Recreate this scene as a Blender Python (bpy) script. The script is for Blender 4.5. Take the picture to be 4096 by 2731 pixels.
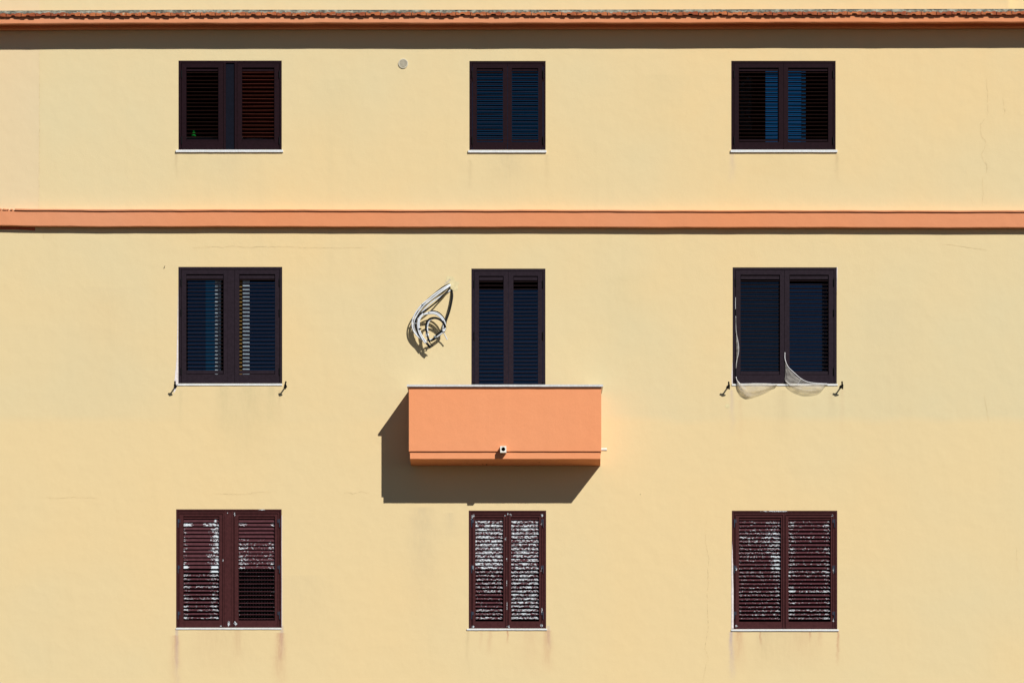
import bpy, math, random
from mathutils import Vector
random.seed(11)
for o in list(bpy.data.objects): bpy.data.objects.remove(o)
scene = bpy.context.scene
col = scene.collection

# ------------------------------------------------------------------ survey constants
# the facade plane is y = 0, street side is -y, 300 units of survey = 1 m, camera 45 m away at eye height
S, D, XH, YH, EYE = 300.0, 13500.0, 2100.0, 3320.0, 1.6
def W(px, py, e=0.0):
    """survey point (photo sighting px,py) standing e units in front of the facade -> world metres"""
    k = 1.0 - e / D
    return Vector(((XH + (px - XH) * k - 2048) / S, -e / S, EYE + (YH - py) * k / S))
def X(px): return (px - 2048) / S
def Z(py): return EYE + (YH - py) / S

# ------------------------------------------------------------------ camera
cam = bpy.data.cameras.new('camera'); camo = bpy.data.objects.new('camera', cam); col.objects.link(camo)
camo.location = (X(XH), -D / S, EYE); camo.rotation_euler = (math.radians(90), 0, 0)
fw = 4096 / S
cam.sensor_width = 36; cam.lens = 36 * (D / S) / fw
cam.shift_x = -(XH - 2048) / 4096; cam.shift_y = (YH - 1365.5) / 4096
cam.clip_start = 0.5; cam.clip_end = 3000
scene.camera = camo

# ------------------------------------------------------------------ light
SX, SZ = 0.64, 0.90                       # sun: right and above, per unit of depth
sd = Vector((SX, -1, SZ)).normalized()    # towards the sun
elev = math.asin(sd.z); azim = math.atan2(sd.x, sd.y)
w = bpy.data.worlds.new('World'); scene.world = w; w.use_nodes = True
nt = w.node_tree; nt.nodes.clear()
sky = nt.nodes.new('ShaderNodeTexSky'); sky.sky_type = 'NISHITA'; sky.sun_disc = False
sky.sun_elevation = elev; sky.sun_rotation = azim; sky.altitude = 20; sky.air_density = 0.65; sky.dust_density = 0.1; sky.ozone_density = 1.5
bg = nt.nodes.new('ShaderNodeBackground'); bg.inputs[1].default_value = 0.05
wo = nt.nodes.new('ShaderNodeOutputWorld')
nt.links.new(sky.outputs[0], bg.inputs[0]); nt.links.new(bg.outputs[0], wo.inputs[0])
sl = bpy.data.lights.new('sun', 'SUN'); sl.energy = 5.0; sl.angle = math.radians(0.5); sl.color = (1.0, 0.97, 0.92)
so = bpy.data.objects.new('sun', sl); col.objects.link(so); so.location = (6, -12, 20)
so.rotation_euler = sd.to_track_quat('Z', 'Y').to_euler()
scene.view_settings.view_transform = 'Standard'; scene.view_settings.look = 'None'
scene.view_settings.exposure = 0.0; scene.view_settings.gamma = 1.0
scene.render.resolution_x = 1024; scene.render.resolution_y = 682
scene.render.engine = 'CYCLES'
scene.cycles.max_bounces = 8; scene.cycles.transparent_max_bounces = 16

# ------------------------------------------------------------------ object helpers
def tag(o, label=None, cat=None, group=None, kind=None):
    if label: o['label'] = label
    if cat: o['category'] = cat
    if group: o['group'] = group
    if kind: o['kind'] = kind
    return o
def empty(name, loc):
    o = bpy.data.objects.new(name, None); col.objects.link(o); o.location = loc; o.empty_display_size = 0.3
    return o
class MB:
    def __init__(s): s.v = []; s.f = []; s.m = []; s.a = {}
    def add(s, vs, fs, mi=0, attr=None):
        n = len(s.v); s.v += [tuple(v) for v in vs]
        s.f += [tuple(i + n for i in f) for f in fs]; s.m += [mi] * len(fs)
        if attr:
            for i, a in enumerate(attr): s.a[n + i] = a
    def box(s, a, b, mi=0):
        x0, x1 = sorted((a[0], b[0])); y0, y1 = sorted((a[1], b[1])); z0, z1 = sorted((a[2], b[2]))
        s.add([(x0,y0,z0),(x1,y0,z0),(x1,y1,z0),(x0,y1,z0),(x0,y0,z1),(x1,y0,z1),(x1,y1,z1),(x0,y1,z1)],
              [(0,3,2,1),(4,5,6,7),(0,1,5,4),(1,2,6,5),(2,3,7,6),(3,0,4,7)], mi)
    def pbox(s, x0, x1, y0, y1, e0, e1, mi=0):
        """box whose front face (e1, the outer one) is sighted at px x0..x1, py y0..y1"""
        a = W(x0, y0, e1); b = W(x1, y1, e1)
        s.box((a.x, -e0 / S, a.z), (b.x, -e1 / S, b.z), mi)
    def prism(s, prof, xs, dz=None, mi=0, jit=0.0, caps=True):
        """profile [(y,z)] extruded along x positions xs; dz(x) shifts it; jit wobbles it"""
        n = len(prof); vs = []; fs = []
        for x in xs:
            d = dz(x) if dz else 0
            for (y, z) in prof:
                vs.append((x, y + random.uniform(-jit, jit), z + d + random.uniform(-jit, jit)))
        for i in range(len(xs) - 1):
            for j in range(n):
                k = (j + 1) % n
                fs.append((i*n+j, i*n+k, (i+1)*n+k, (i+1)*n+j))
        if caps: fs.append(tuple(range(n))[::-1]); fs.append(tuple((len(xs)-1)*n + j for j in range(n)))
        s.add(vs, fs, mi)
    def tube(s, pts, r, mi=0, seg=8, closed=False, steps=6, taper=None, cap=True):
        p = catmull(pts, steps) if len(pts) > 2 else [Vector(q) for q in pts]
        n = len(p); vs = []; fs = []
        t0 = (p[1] - p[0]).normalized(); up = Vector((0, 0, 1)) if abs(t0.z) < .9 else Vector((0, 1, 0))
        nrm = t0.cross(up).normalized()
        for i in range(n):
            t = (p[min(i+1, n-1)] - p[max(i-1, 0)]).normalized()
            nrm = (nrm - t * nrm.dot(t)).normalized(); bn = t.cross(nrm)
            rr = r if taper is None else r * taper(i / (n - 1))
            for k in range(seg):
                a = 2 * math.pi * k / seg
                vs.append(p[i] + nrm * (math.cos(a) * rr) + bn * (math.sin(a) * rr))
        for i in range(n - 1):
            for k in range(seg):
                q = (k + 1) % seg
                fs.append((i*seg+k, i*seg+q, (i+1)*seg+q, (i+1)*seg+k))
        if cap: fs.append(tuple(range(seg))[::-1]); fs.append(tuple((n-1)*seg + k for k in range(seg)))
        s.add(vs, fs, mi)
    def build(s, name, mats, parent=None, origin=(0, 0, 0), smooth=False):
        me = bpy.data.meshes.new(name)
        o3 = Vector(origin)
        me.from_pydata([tuple(Vector(v) - o3) for v in s.v], [], s.f)
        if not isinstance(mats, (list, tuple)): mats = [mats]
        for m in mats: me.materials.append(m)
        for p, mi in zip(me.polygons, s.m): p.material_index = mi; p.use_smooth = smooth
        if s.a:
            at = me.attributes.new('wear', 'FLOAT', 'POINT')
            for i, a in s.a.items(): at.data[i].value = a
        me.update()
        ob = bpy.data.objects.new(name, me); col.objects.link(ob)
        ob.location = o3
        if parent is not None:
            ob.parent = parent
            ob.location = o3 - world_loc(parent)
        return ob
def world_loc(o):
    v = Vector(o.location)
    while o.parent is not None:
        o = o.parent; v += Vector(o.location)
    return v
def catmull(pts, steps):
    P = [Vector(p) for p in pts]; P = [2*P[0]-P[1]] + P + [2*P[-1]-P[-2]]; out = []
    for i in range(1, len(P) - 2):
        a, b, c, d = P[i-1], P[i], P[i+1], P[i+2]
        for k in range(steps):
            t = k / steps
            out.append(0.5 * ((2*b) + (c-a)*t + (2*a-5*b+4*c-d)*t*t + (3*b-a-3*c+d)*t*t*t))
    out.append(P[-2]); return out
def lerp_tab(tab, x):
    if x <= tab[0][0]: return tab[0][1]
    for (a, va), (b, vb) in zip(tab, tab[1:]):
        if x <= b: return va + (vb - va) * (x - a) / (b - a)
    return tab[-1][1]

# ------------------------------------------------------------------ material helpers
class N:
    def __init__(s, name):
        s.m = bpy.data.materials.new(name); s.m.use_nodes = True; s.t = s.m.node_tree; s.t.nodes.clear()
        s.out = s.n('ShaderNodeOutputMaterial'); s.b = s.n('ShaderNodeBsdfPrincipled')
        s.l(s.b.outputs[0], s.out.inputs[0]); s.pos = s.n('ShaderNodeNewGeometry').outputs['Position']
    def n(s, t): return s.t.nodes.new(t)
    def l(s, a, b): s.t.links.new(a, b)
    def put(s, inp, v):
        if isinstance(v, bpy.types.NodeSocket): s.l(v, inp)
        elif isinstance(v, (tuple, list)) and len(v) == 3 and inp.type == 'RGBA': inp.default_value = (*v, 1)
        else: inp.default_value = v
    def math(s, op, a, b=0.0, c=None, clamp=False):
        m = s.n('ShaderNodeMath'); m.operation = op; m.use_clamp = clamp
        s.put(m.inputs[0], a); s.put(m.inputs[1], b)
        if c is not None: s.put(m.inputs[2], c)
        return m.outputs[0]
    def noise(s, scale, detail=3, rough=.5, vec=None, stretch=None, color=False, dist=0.0):
        v = vec or s.pos
        if stretch:
            mp = s.n('ShaderNodeMapping'); s.l(v, mp.inputs[0]); mp.inputs['Scale'].default_value = stretch; v = mp.outputs[0]
        q = s.n('ShaderNodeTexNoise'); s.l(v, q.inputs['Vector'])
        q.inputs['Scale'].default_value = scale; q.inputs['Detail'].default_value = detail; q.inputs['Roughness'].default_value = rough
        q.inputs['Distortion'].default_value = dist
        return q.outputs[1 if color else 0]
    def ramp(s, v, a, b, lo=0.0, hi=1.0):
        m = s.n('ShaderNodeMapRange'); m.interpolation_type = 'SMOOTHSTEP'; s.put(m.inputs[0], v)
        m.inputs[1].default_value = a; m.inputs[2].default_value = b; m.inputs[3].default_value = lo; m.inputs[4].default_value = hi
        return m.outputs[0]
    def mix(s, f, a, b, mode='MIX'):
        m = s.n('ShaderNodeMix'); m.data_type = 'RGBA'; m.blend_type = mode
        s.put(m.inputs[0], f); s.put(m.inputs[6], a); s.put(m.inputs[7], b); return m.outputs[2]
    def bump(s, h, dist, strength=1.0):
        b = s.n('ShaderNodeBump'); s.l(h, b.inputs['Height']); b.inputs['Distance'].default_value = dist
        b.inputs['Strength'].default_value = strength; s.l(b.outputs[0], s.b.inputs['Normal'])
    def fin(s, color, rough=.7, spec=.3, metal=0.0):
        s.put(s.b.inputs['Base Color'], color); s.put(s.b.inputs['Roughness'], rough)
        s.b.inputs['Specular IOR Level'].default_value = spec; s.b.inputs['Metallic'].default_value = metal
        return s.m

def simple(name, c, rough=.6, spec=.3, metal=0.0, mottle=.12, scale=20, bump=0.0, bscale=200):
    q = N(name)
    n = q.noise(scale, 4, .6)
    f = q.ramp(n, .3, .7)
    d = tuple(v * (1 - mottle) for v in c); e = tuple(min(1, v * (1 + mottle)) for v in c)
    cc = q.mix(f, d, e)
    if bump: q.bump(q.noise(bscale, 3, .6), bump)
    return q.fin(cc, rough, spec, metal)

# stain node group: soft vertical run-off below (cx, ztop)
def stain_group():
    g = bpy.data.node_groups.new('runoff', 'ShaderNodeTree')
    for nm in ('cx', 'ztop', 'width', 'length', 'wob', 'x', 'z'):
        g.interface.new_socket(nm, in_out='INPUT', socket_type='NodeSocketFloat')
    g.interface.new_socket('fac', in_out='OUTPUT', socket_type='NodeSocketFloat')
    gi = g.nodes.new('NodeGroupInput'); go = g.nodes.new('NodeGroupOutput')
    def mt(op, a, b=0.0, clamp=False):
        m = g.nodes.new('ShaderNodeMath'); m.operation = op; m.use_clamp = clamp
        for i, v in ((0, a), (1, b)):
            if isinstance(v, bpy.types.NodeSocket): g.links.new(v, m.inputs[i])
            else: m.inputs[i].default_value = v
        return m.outputs[0]
    I = gi.outputs
    t = mt('DIVIDE', mt('SUBTRACT', I['ztop'], I['z']), I['length'])
    dx = mt('SUBTRACT', mt('SUBTRACT', I['x'], I['cx']), mt('MULTIPLY', I['wob'], mt('ADD', .15, mt('MULTIPLY', t, .8))))
    wd = mt('MULTIPLY', I['width'], mt('ADD', .75, mt('MULTIPLY', t, .7)))
    q = mt('DIVIDE', dx, wd)
    gs = mt('POWER', 2.71828, mt('MULTIPLY', mt('MULTIPLY', q, q), -1.0))
    fall = mt('MAXIMUM', mt('SUBTRACT', 1.0, t), 0.0)
    on = mt('MULTIPLY', mt('ADD', t, .01), 60.0, True)
    g.links.new(mt('MULTIPLY', mt('MULTIPLY', gs, fall), on, True), go.inputs[0])
    return g
STG = stain_group()

def stucco(name, base, warm, cool, stains=(), seam=False, grain=.5):
    q = N(name)
    big = q.ramp(q.noise(.22, 3, .55), .36, .64)
    c = q.mix(big, cool, warm)
    mid = q.ramp(q.noise(1.1, 5, .62), .3, .7)
    c = q.mix(q.math('MULTIPLY', mid, .45), c, base)
    streak = q.ramp(q.noise(1.6, 4, .6, stretch=(3.2, 3.2, .22)), .5, .85)
    c = q.mix(q.math('MULTIPLY', streak, .16), c, tuple(v * .80 for v in base))
    fine = q.ramp(q.noise(95, 3, .75), .25, .75)
    c = q.mix(q.math('MULTIPLY', fine, .17 * grain / .5), c, tuple(v * .66 for v in base))
    sep = q.n('ShaderNodeSeparateXYZ'); q.l(q.pos, sep.inputs[0])
    if seam:
        zw = q.math('ADD', sep.outputs[2], q.math('MULTIPLY', q.math('SUBTRACT', q.noise(.5, 3, .6), .5), .35))
        lift = q.math('MULTIPLY', q.ramp(zw, Z(1655), Z(1700)), q.ramp(q.noise(.35, 2, .5), .3, .6, .35, 1.0))
        c = q.mix(q.math('MULTIPLY', lift, .60), c, (base[0] * 1.035, base[1] * .985, base[2] * .93))
        # older render coat left of the seam on the top storey
        f = q.math('MULTIPLY', q.ramp(sep.outputs[0], X(158) + .004, X(158) - .004), q.ramp(sep.outputs[2], Z(845), Z(835)))
        c = q.mix(q.math('MULTIPLY', f, .40), c, (base[0] * .97, base[1] * .94, base[2] * 1.12))
    if stains:
        wob = q.math('MULTIPLY', q.math('SUBTRACT', q.noise(3.0, 4, .7, stretch=(.3, 1, 1)), .5), .22)
        brk = q.ramp(q.noise(10, 5, .7, stretch=(2.5, 1, .5)), .2, .75, .3, 1.2)
        for (px, py, wd, ln, cc, st) in stains:
            g = q.n('ShaderNodeGroup'); g.node_tree = STG
            g.inputs['cx'].default_value = X(px); g.inputs['ztop'].default_value = Z(py)
            g.inputs['width'].default_value = wd / S; g.inputs['length'].default_value = ln / S
            q.l(wob, g.inputs['wob']); q.l(sep.outputs[0], g.inputs['x']); q.l(sep.outputs[2], g.inputs['z'])
            f = q.math('MULTIPLY', q.math('MULTIPLY', g.outputs[0], brk), st, clamp=True)
            c = q.mix(f, c, cc)
    h1 = q.noise(80, 4, .7); h2 = q.noise(5, 3, .5)
    q.bump(q.math('ADD', q.math('MULTIPLY', h1, .35), h2), .006 * grain / .5, .8)
    return q.fin(c, .92, .12)

BROWN = (.33, .24, .14); LILAC = (.45, .36, .36); RUST = (.50, .26, .15); OLIVE = (.46, .40, .22); GREY = (.40, .34, .24)
STAINS = [
 (706,612,7,120,BROWN,.32),(1880,640,9,140,BROWN,.22),(2186,620,8,150,BROWN,.18),(2930,612,10,130,LILAC,0.38),(3348,616,8,120,BROWN,.35),
 (760,615,40,120,OLIVE,0.17),(3100,615,90,150,OLIVE,0.14),(2030,620,80,130,OLIVE,0.14),
 (900,1548,35,260,OLIVE,0.34),(1000,1548,60,330,OLIVE,0.34),(1085,1548,22,190,OLIVE,0.37),(1118,1560,7,140,BROWN,.22),(722,1560,8,200,OLIVE,0.26),
 (2926,1560,9,190,LILAC,0.41),(3130,1560,26,260,BROWN,.16),(3325,1570,12,130,BROWN,.18),(3368,1560,9,200,RUST,.14),(2960,1600,12,220,RUST,.12),
 (707,2516,7,240,LILAC,0.82),(702,2540,17.5,240,RUST,0.51),(1127,2500,8,150,LILAC,0.70),(1122,2530,20.0,240,RUST,0.76),(950,2520,17.5,150,RUST,0.29),(830,2520,75.0,200,RUST,0.12),
 (1872,2524,7,190,BROWN,0.23),(2194,2502,7,100,LILAC,0.60),(2190,2520,17.5,180,RUST,0.65),(2030,2522,3.8,55,RUST,0.90),(1960,2522,8.8,110,RUST,0.33),(2120,2522,37.5,190,RUST,0.21),(1925,2522,6.2,80,RUST,0.28),
 (2926,2526,9,210,LILAC,0.92),(2955,2526,20.0,170,RUST,0.54),(3041,2526,3.8,60,RUST,1.00),(3055,2526,32,160,BROWN,0.20),(3240,2526,5.0,50,RUST,0.64),(3215,2526,62.5,170,RUST,0.18),(3353,2518,5.0,150,RUST,1.00),(3280,2526,10.0,70,RUST,0.33),
 (1690,2030,60,520,GREY,0.24),(1800,2050,22,110,GREY,0.21),(1990,2012,10,26,OLIVE,0.31),
 (1210,2300,120,430,GREY,.10),(2500,1100,110,700,OLIVE,.10),(1560,1000,90,800,OLIVE,.10),(3560,1200,130,900,GREY,.08),(420,1150,140,700,GREY,.08),(2640,300,120,420,OLIVE,.10),(1350,320,100,400,OLIVE,.10),(2035,620,60,180,GREY,.16),(925,615,70,170,GREY,.14),(3130,2524,110,200,BROWN,.12),(915,2518,110,200,BROWN,.12),
]
WALLC = (.722, .582, .328)
M = {}
M['wall'] = stucco('cream_render', WALLC, (.764, .580, .306), (.692, .588, .350), STAINS, seam=True)
M['band'] = stucco('orange_render', (.70, .284, .138), (.72, .274, .122), (.68, .294, .156), grain=.7)
M['balc'] = stucco('orange_balcony_render', (.81, .310, .138), (.83, .302, .126), (.79, .320, .152), grain=.6)
M['inner'] = simple('darkened_inner_plaster', (.05, .05, .055), .9, .1)  # coloured dark so the rooms behind the shutters look unlit
M['sill'] = simple('white_marble', (.70, .72, .72), .45, .4, mottle=.10, scale=60)
M['cop'] = simple('grey_marble_coping', (.60, .61, .60), .45, .4, mottle=.12, scale=40)
M['black'] = simple('black_iron', (.006, .006, .007), .6, .1)
M['hinge'] = simple('blued_hinge_steel', (.022, .036, .060), .4, .5)
M['crack'] = simple('crack_line', (.64, .50, .275), .95, .05, mottle=.3)
M['bare'] = simple('bare_white_plaster', (.72, .66, .64), .95, .1, mottle=.15, scale=30)
M['patch'] = simple('pale_repair_plaster', (.68, .585, .335), .95, .1, mottle=.10, scale=22, bump=.001)
M['smear'] = simple('grey_cement_smear', (.56, .49, .36), .95, .1, mottle=.2, scale=60)
M['redpaint'] = simple('terracotta_paint', (.48, .14, .07), .9, .1, mottle=.2, scale=30)
M['mortar'] = simple('weathered_mortar', (.21, .21, .17), .95, .1, mottle=.6, scale=13, bump=.01, bscale=40)
M['lichen'] = simple('dark_lichen', (.07, .07, .06), .95, .1, mottle=.5, scale=30)
M['wcable'] = simple('white_cable', (.66, .69, .72), .45, .4, mottle=.06)
M['bcable'] = simple('black_cable', (.005, .006, .008), .5, .12)
M['tie'] = simple('grey_tape', (.22, .28, .32), .5, .4)
M['vent'] = simple('cream_plastic', (.60, .55, .42), .5, .3)
M['pipe'] = simple('white_plastic_pipe', (.76, .74, .66), .4, .4)
M['dark'] = simple('dark_hollow', (.006, .005, .004), 1, 0)
M['ground'] = simple('sandy_asphalt', (.045,.028,.013), .95, .1, mottle=.25, scale=.8)
M['pave'] = simple('pale_paving', (.12,.085,.05), .9, .15, mottle=.15, scale=3)

def tile_mat():
    q = N('terracotta_tile')
    a = q.noise(4.0, 2, .5, color=False); b = q.noise(38, 5, .7)
    c = q.mix(q.ramp(a, .35, .65), (.30, .070, .028), (.52, .165, .060))
    c = q.mix(q.ramp(b, .52, .68, 0, .8), c, (.17, .075, .05))
    c = q.mix(q.ramp(q.noise(16, 4, .6), .63, .70, 0, .75), c, (.50, .40, .26))
    q.bump(b, .012); return q.fin(c, .85, .2)
M['tile'] = tile_mat()

def painted(name, c, blobs=(), rough=.6, wearmat=False, wearc=(.55, .60, .63), spec=.07):
    """shutter paint; white primer shows where the paint has flaked (wear attribute, blobs)"""
    q = N(name)
    n = q.ramp(q.noise(26, 5, .65), .3, .7)
    cc = q.mix(n, tuple(v * .85 for v in c), tuple(v * 1.18 for v in c))
    if wearmat:
        at = q.n('ShaderNodeAttribute'); at.attribute_name = 'wear'
        fn = q.noise(62, 5, .70, stretch=(.5, 1, 1.0))
        f2 = q.math('SUBTRACT', q.math('ADD', fn, q.math('MULTIPLY', at.outputs['Fac'], .42)), .755)
        cc = q.mix(q.ramp(f2, -.004, .022), cc, wearc)
    if blobs:
        sep = q.n('ShaderNodeSeparateXYZ'); q.l(q.pos, sep.inputs[0]); tot = None
        for (px, py, rx, ry) in blobs:
            dx = q.math('DIVIDE', q.math('SUBTRACT', sep.outputs[0], X(px)), rx / S)
            dz = q.math('DIVIDE', q.math('SUBTRACT', sep.outputs[2], Z(py)), ry / S)
            d = q.math('SUBTRACT', 1.0, q.math('ADD', q.math('MULTIPLY', dx, dx), q.math('MULTIPLY', dz, dz)), clamp=True)
            tot = d if tot is None else q.math('ADD', tot, d)
        fn = q.noise(85, 4, .6)
        f3 = q.math('SUBTRACT', q.math('ADD', fn, q.math('MULTIPLY', tot, .38)), .80)
        cc = q.mix(q.ramp(f3, 0, .02), cc, wearc)
    return q.fin(cc, rough, spec)
BL3 = [(915,2493,10,16),(941,2492,10,16),(938,2056,5,14),(910,2051,3,4),(1892,2062,12,10),(1888,2080,6,18),(2020,2060,5,4),(2031,2055,3,10),(2042,2058,8,6),
       (2168,2060,9,9),(2166,2095,4,8),(2022,2155,5,15),(2027,2235,2,14),(1892,2505,9,7),(2166,2500,9,9),(2035,2506,10,8),(2168,2440,5,16),(2165,2275,4,18),(1893,2270,4,16),
       (2945,2503,9,9),(3330,2062,7,8),(2945,2275,5,12),(3333,2280,5,16),(3333,2480,5,14),(3100,2044,95,3.5),(1050,2038,26,3.5),(885,2502,8,4),(892,2240,3,8),(2027,2330,2,20),(2028,2420,2,30)]
R1C, R2C, R3C = (.0130, .0045, .0070), (.0200, .0130, .0185), (.056, .0170, .0175)
M['r1'] = painted('dark_brown_paint', R1C); M['r1s'] = painted('dark_brown_slat_paint', (.025, .0080, .0062))
M['r1red'] = painted('reddish_bounce_slat', (.085, .020, .013))  # lighter, redder slat colour stands in for light bounced onto undersides
M['r2'] = painted('aubergine_paint', R2C); M['r2s'] = painted('aubergine_slat_paint', (.026, .013, .0135))
M['r3'] = painted('oxblood_paint', R3C, BL3); M['r3s'] = painted('flaking_oxblood_paint', (.078, .028, .033), wearmat=True)
M['slate'] = painted('slate_panel_paint', (.004, .005, .011))
M['wframe'] = simple('skylit_sash_tint', (.42, .52, .60), .4, .4)  # bluish colour stands in for skylight on the white sash
M['gold'] = simple('ochre_curtain_edge', (.34, .20, .05), .8, .2)

def glass(name, refl, fac, base=(.002, .003, .006)):  # refl puts the blue of the reflected sky into the glossy tint
    q = N(name)
    gl = q.n('ShaderNodeBsdfGlossy'); q.put(gl.inputs['Color'], refl); gl.inputs['Roughness'].default_value = .03
    mx = q.n('ShaderNodeMixShader'); mx.inputs[0].default_value = fac
    q.fin(base, .1, .5)
    q.l(q.b.outputs[0], mx.inputs[1]); q.l(gl.outputs[0], mx.inputs[2]); q.l(mx.outputs[0], q.out.inputs[0])
    return q.m
M['gblue'] = glass('bright_sky_glass', (.012, .46, .78), .56)
M['gmid'] = glass('sky_glass', (.01, .32, .50), .34)
M['gnavy'] = glass('navy_sky_glass', (.01, .14, .31), .21)
M['gdark'] = glass('dim_sky_glass', (.01, .12, .24), .16)

def sheer(name, c, opac, fold=60, transl=.5):
    q = N(name)
    tr = q.n('ShaderNodeBsdfTransparent'); df = q.n('ShaderNodeBsdfDiffuse'); tl = q.n('ShaderNodeBsdfTranslucent')
    q.t.nodes.remove(q.b)
    q.put(df.inputs[0], c); q.put(tl.inputs[0], c)
    a = q.n('ShaderNodeMixShader'); a.inputs[0].default_value = transl; q.l(df.outputs[0], a.inputs[1]); q.l(tl.outputs[0], a.inputs[2])
    f = q.ramp(q.noise(fold, 3, .6, stretch=(.35, 1, 1)), .3, .75, opac - .14, min(1, opac + .2))
    b = q.n('ShaderNodeMixShader'); q.l(f, b.inputs[0]); q.l(tr.outputs[0], b.inputs[1]); q.l(a.outputs[0], b.inputs[2])
    q.l(b.outputs[0], q.out.inputs[0]); return q.m
M['sheer'] = sheer('sheer_curtain', (.78, .74, .66), .44, 22)
M['hem'] = simple('curtain_hem', (.72, .72, .72), .9, .1)
M['room_cloth'] = sheer('dim_curtain', (.05, .07, .085), .7, 20)  # dark blue colour stands in for dim skylight on the cloth
def lace():
    q = N('lace_curtain')
    v = q.n('ShaderNodeTexVoronoi'); v.inputs['Scale'].default_value = 26; v.inputs['Randomness'].default_value = .15
    mp = q.n('ShaderNodeMapping'); q.l(q.pos, mp.inputs[0]); mp.inputs['Scale'].default_value = (1, .01, 1); q.l(mp.outputs[0], v.inputs['Vector'])
    f = q.ramp(v.outputs['Distance'], .32, .22)
    return q.fin(q.mix(f, (.010, .010, .010), (.13, .13, .13)), .9, .1)
M['lace'] = lace()
M['green'] = simple('green_plastic', (.01, .50, .05), .3, .5)

# ------------------------------------------------------------------ ground
def sheet(name, x0, x1, y0, y1, z, m, nx=1):
    b = MB(); b.add([(x0,y0,z),(x1,y0,z),(x1,y1,z),(x0,y1,z)], [(0,1,2,3)])
    return tag(b.build(name, m), kind='structure')
sheet('ground', -400, 400, -400, 400, 0, M['ground'])
b = MB(); b.box((-30, -2.2, -.05), (30, -.05, .13)); tag(b.build('pavement', M['pave']), kind='structure')
b = MB(); b.box((-30, -2.35, -.05), (30, -2.202, .127)); tag(b.build('kerb', M['cop']), kind='structure')

# ------------------------------------------------------------------ the building
house = empty('apartment_building', (0, 0, 0))
tag(house, 'cream rendered apartment building with orange bands, brown louvred shutters and one orange balcony', 'building')

# openings (hole in the facade), photo survey units: x0,x1,ytop,ybottom
HOLES = {
 'r1l': (714, 1127, 243.5, 600), 'r1m': (1877.5, 2182.5, 245, 601), 'r1r': (2925, 3342.5, 244.5, 600),
 'r2l': (713.5, 1128.8, 1067.7, 1534), 'r2m': (1885.5, 2181.6, 1074.5, 1790), 'r2r': (2930.5, 3347, 1069.5, 1535),
 'r3l': (704.5, 1126.5, 2036, 2509.5), 'r3m': (1875, 2184.6, 2041, 2512.6), 'r3r': (2927.5, 3349, 2041.5, 2515.2),
}
XL, XR = -1700, 5900          # facade ends, outside the picture
TOPW = 50
wb = MB()
xs = sorted(set([XL, XR] + [v for h in HOLES.values() for v in h[:2]]))
zs = sorted(set([TOPW, YH + EYE * S] + [v for h in HOLES.values() for v in h[2:]]))
T = .30
for i in range(len(xs) - 1):
    for j in range(len(zs) - 1):
        cx, cz = (xs[i] + xs[i+1]) / 2, (zs[j] + zs[j+1]) / 2
        if any(h[0] < cx < h[1] and h[2] < cz < h[3] for h in HOLES.values()): continue
        x0, x1, z1, z0 = X(xs[i]), X(xs[i+1]), Z(zs[j]), Z(zs[j+1])
        wb.add([(x0,0,z0),(x1,0,z0),(x1,0,z1),(x0,0,z1)], [(0,1,2,3)], 0)
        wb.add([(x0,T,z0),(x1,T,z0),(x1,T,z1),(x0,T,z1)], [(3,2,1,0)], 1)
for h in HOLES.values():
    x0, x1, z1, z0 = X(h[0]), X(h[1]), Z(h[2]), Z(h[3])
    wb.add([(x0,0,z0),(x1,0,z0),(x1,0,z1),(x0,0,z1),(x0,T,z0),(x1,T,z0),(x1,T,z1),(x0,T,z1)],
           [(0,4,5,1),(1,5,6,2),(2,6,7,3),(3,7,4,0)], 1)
zt = Z(TOPW); DEP = 10.0
wb.box((X(XL), .001, 0), (X(XL) + .3, DEP, zt), 0); wb.box((X(XR) - .3, .001, 0), (X(XR), DEP, zt), 0)
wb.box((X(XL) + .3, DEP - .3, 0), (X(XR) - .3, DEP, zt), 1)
wb.build('wall', [M['wall'], M['inner']], house)
b = MB()
for py in (2840, 1800, 870): b.box((X(XL) + .31, T + .01, Z(py) - .2), (X(XR) - .31, DEP - .31, Z(py)))
for px in (1500, 2560): b.box((X(px), T + .01, .01), (X(px) + .1, 6, Z(60)))
b.box((X(XL) + .31, 3.5, .01), (X(XR) - .31, 3.6, Z(60)))
b.build('inner_structure', M['inner'], house)
# storey above the tiles: right-hand stretch steps back
b = MB()
b.box((X(XL), 0, Z(TOPW) + .002), (X(4035), DEP, Z(-560))); b.box((X(4035) + .001, .35, Z(TOPW) + .002), (X(XR), DEP, Z(-560)))
b.build('upper_wall', M['wall'], house)

# ---- cornice
step = lambda a, b_, d: [a + (b_ - a) * i / max(1, round((b_ - a) / d)) for i in range(max(1, round((b_ - a) / d)) + 1)]
CDY = [(0, 3.8), (250, 2.2), (800, 0), (1600, .4), (2400, -.4), (3300, -2.4), (4096, -3.4)]
BDY = [(0, -3.5), (150, -1.2), (400, 0), (800, .2), (2048, 2.2), (3300, 4.2), (4096, 4.6)]
wig = {}
def wiggle(key, x, amp):
    random.seed(hash((key, round(x, 2))) & 0xffff); return random.uniform(-amp, amp)
def pw(py, e): v = W(2100, py, e); return (v.y, v.z)
def cdz(x): return -(lerp_tab(CDY, x * S + 2048)) / S + .0018 * math.sin(x * 2.1) + .0012 * math.sin(x * 7.3)
def bdz(x): return -(lerp_tab(BDY, x * S + 2048)) / S + .0016 * math.sin(x * 1.7 + 1) + .0013 * math.sin(x * 6.1)
xs_ = step(X(XL), X(XR), .13)
b = MB()
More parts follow.
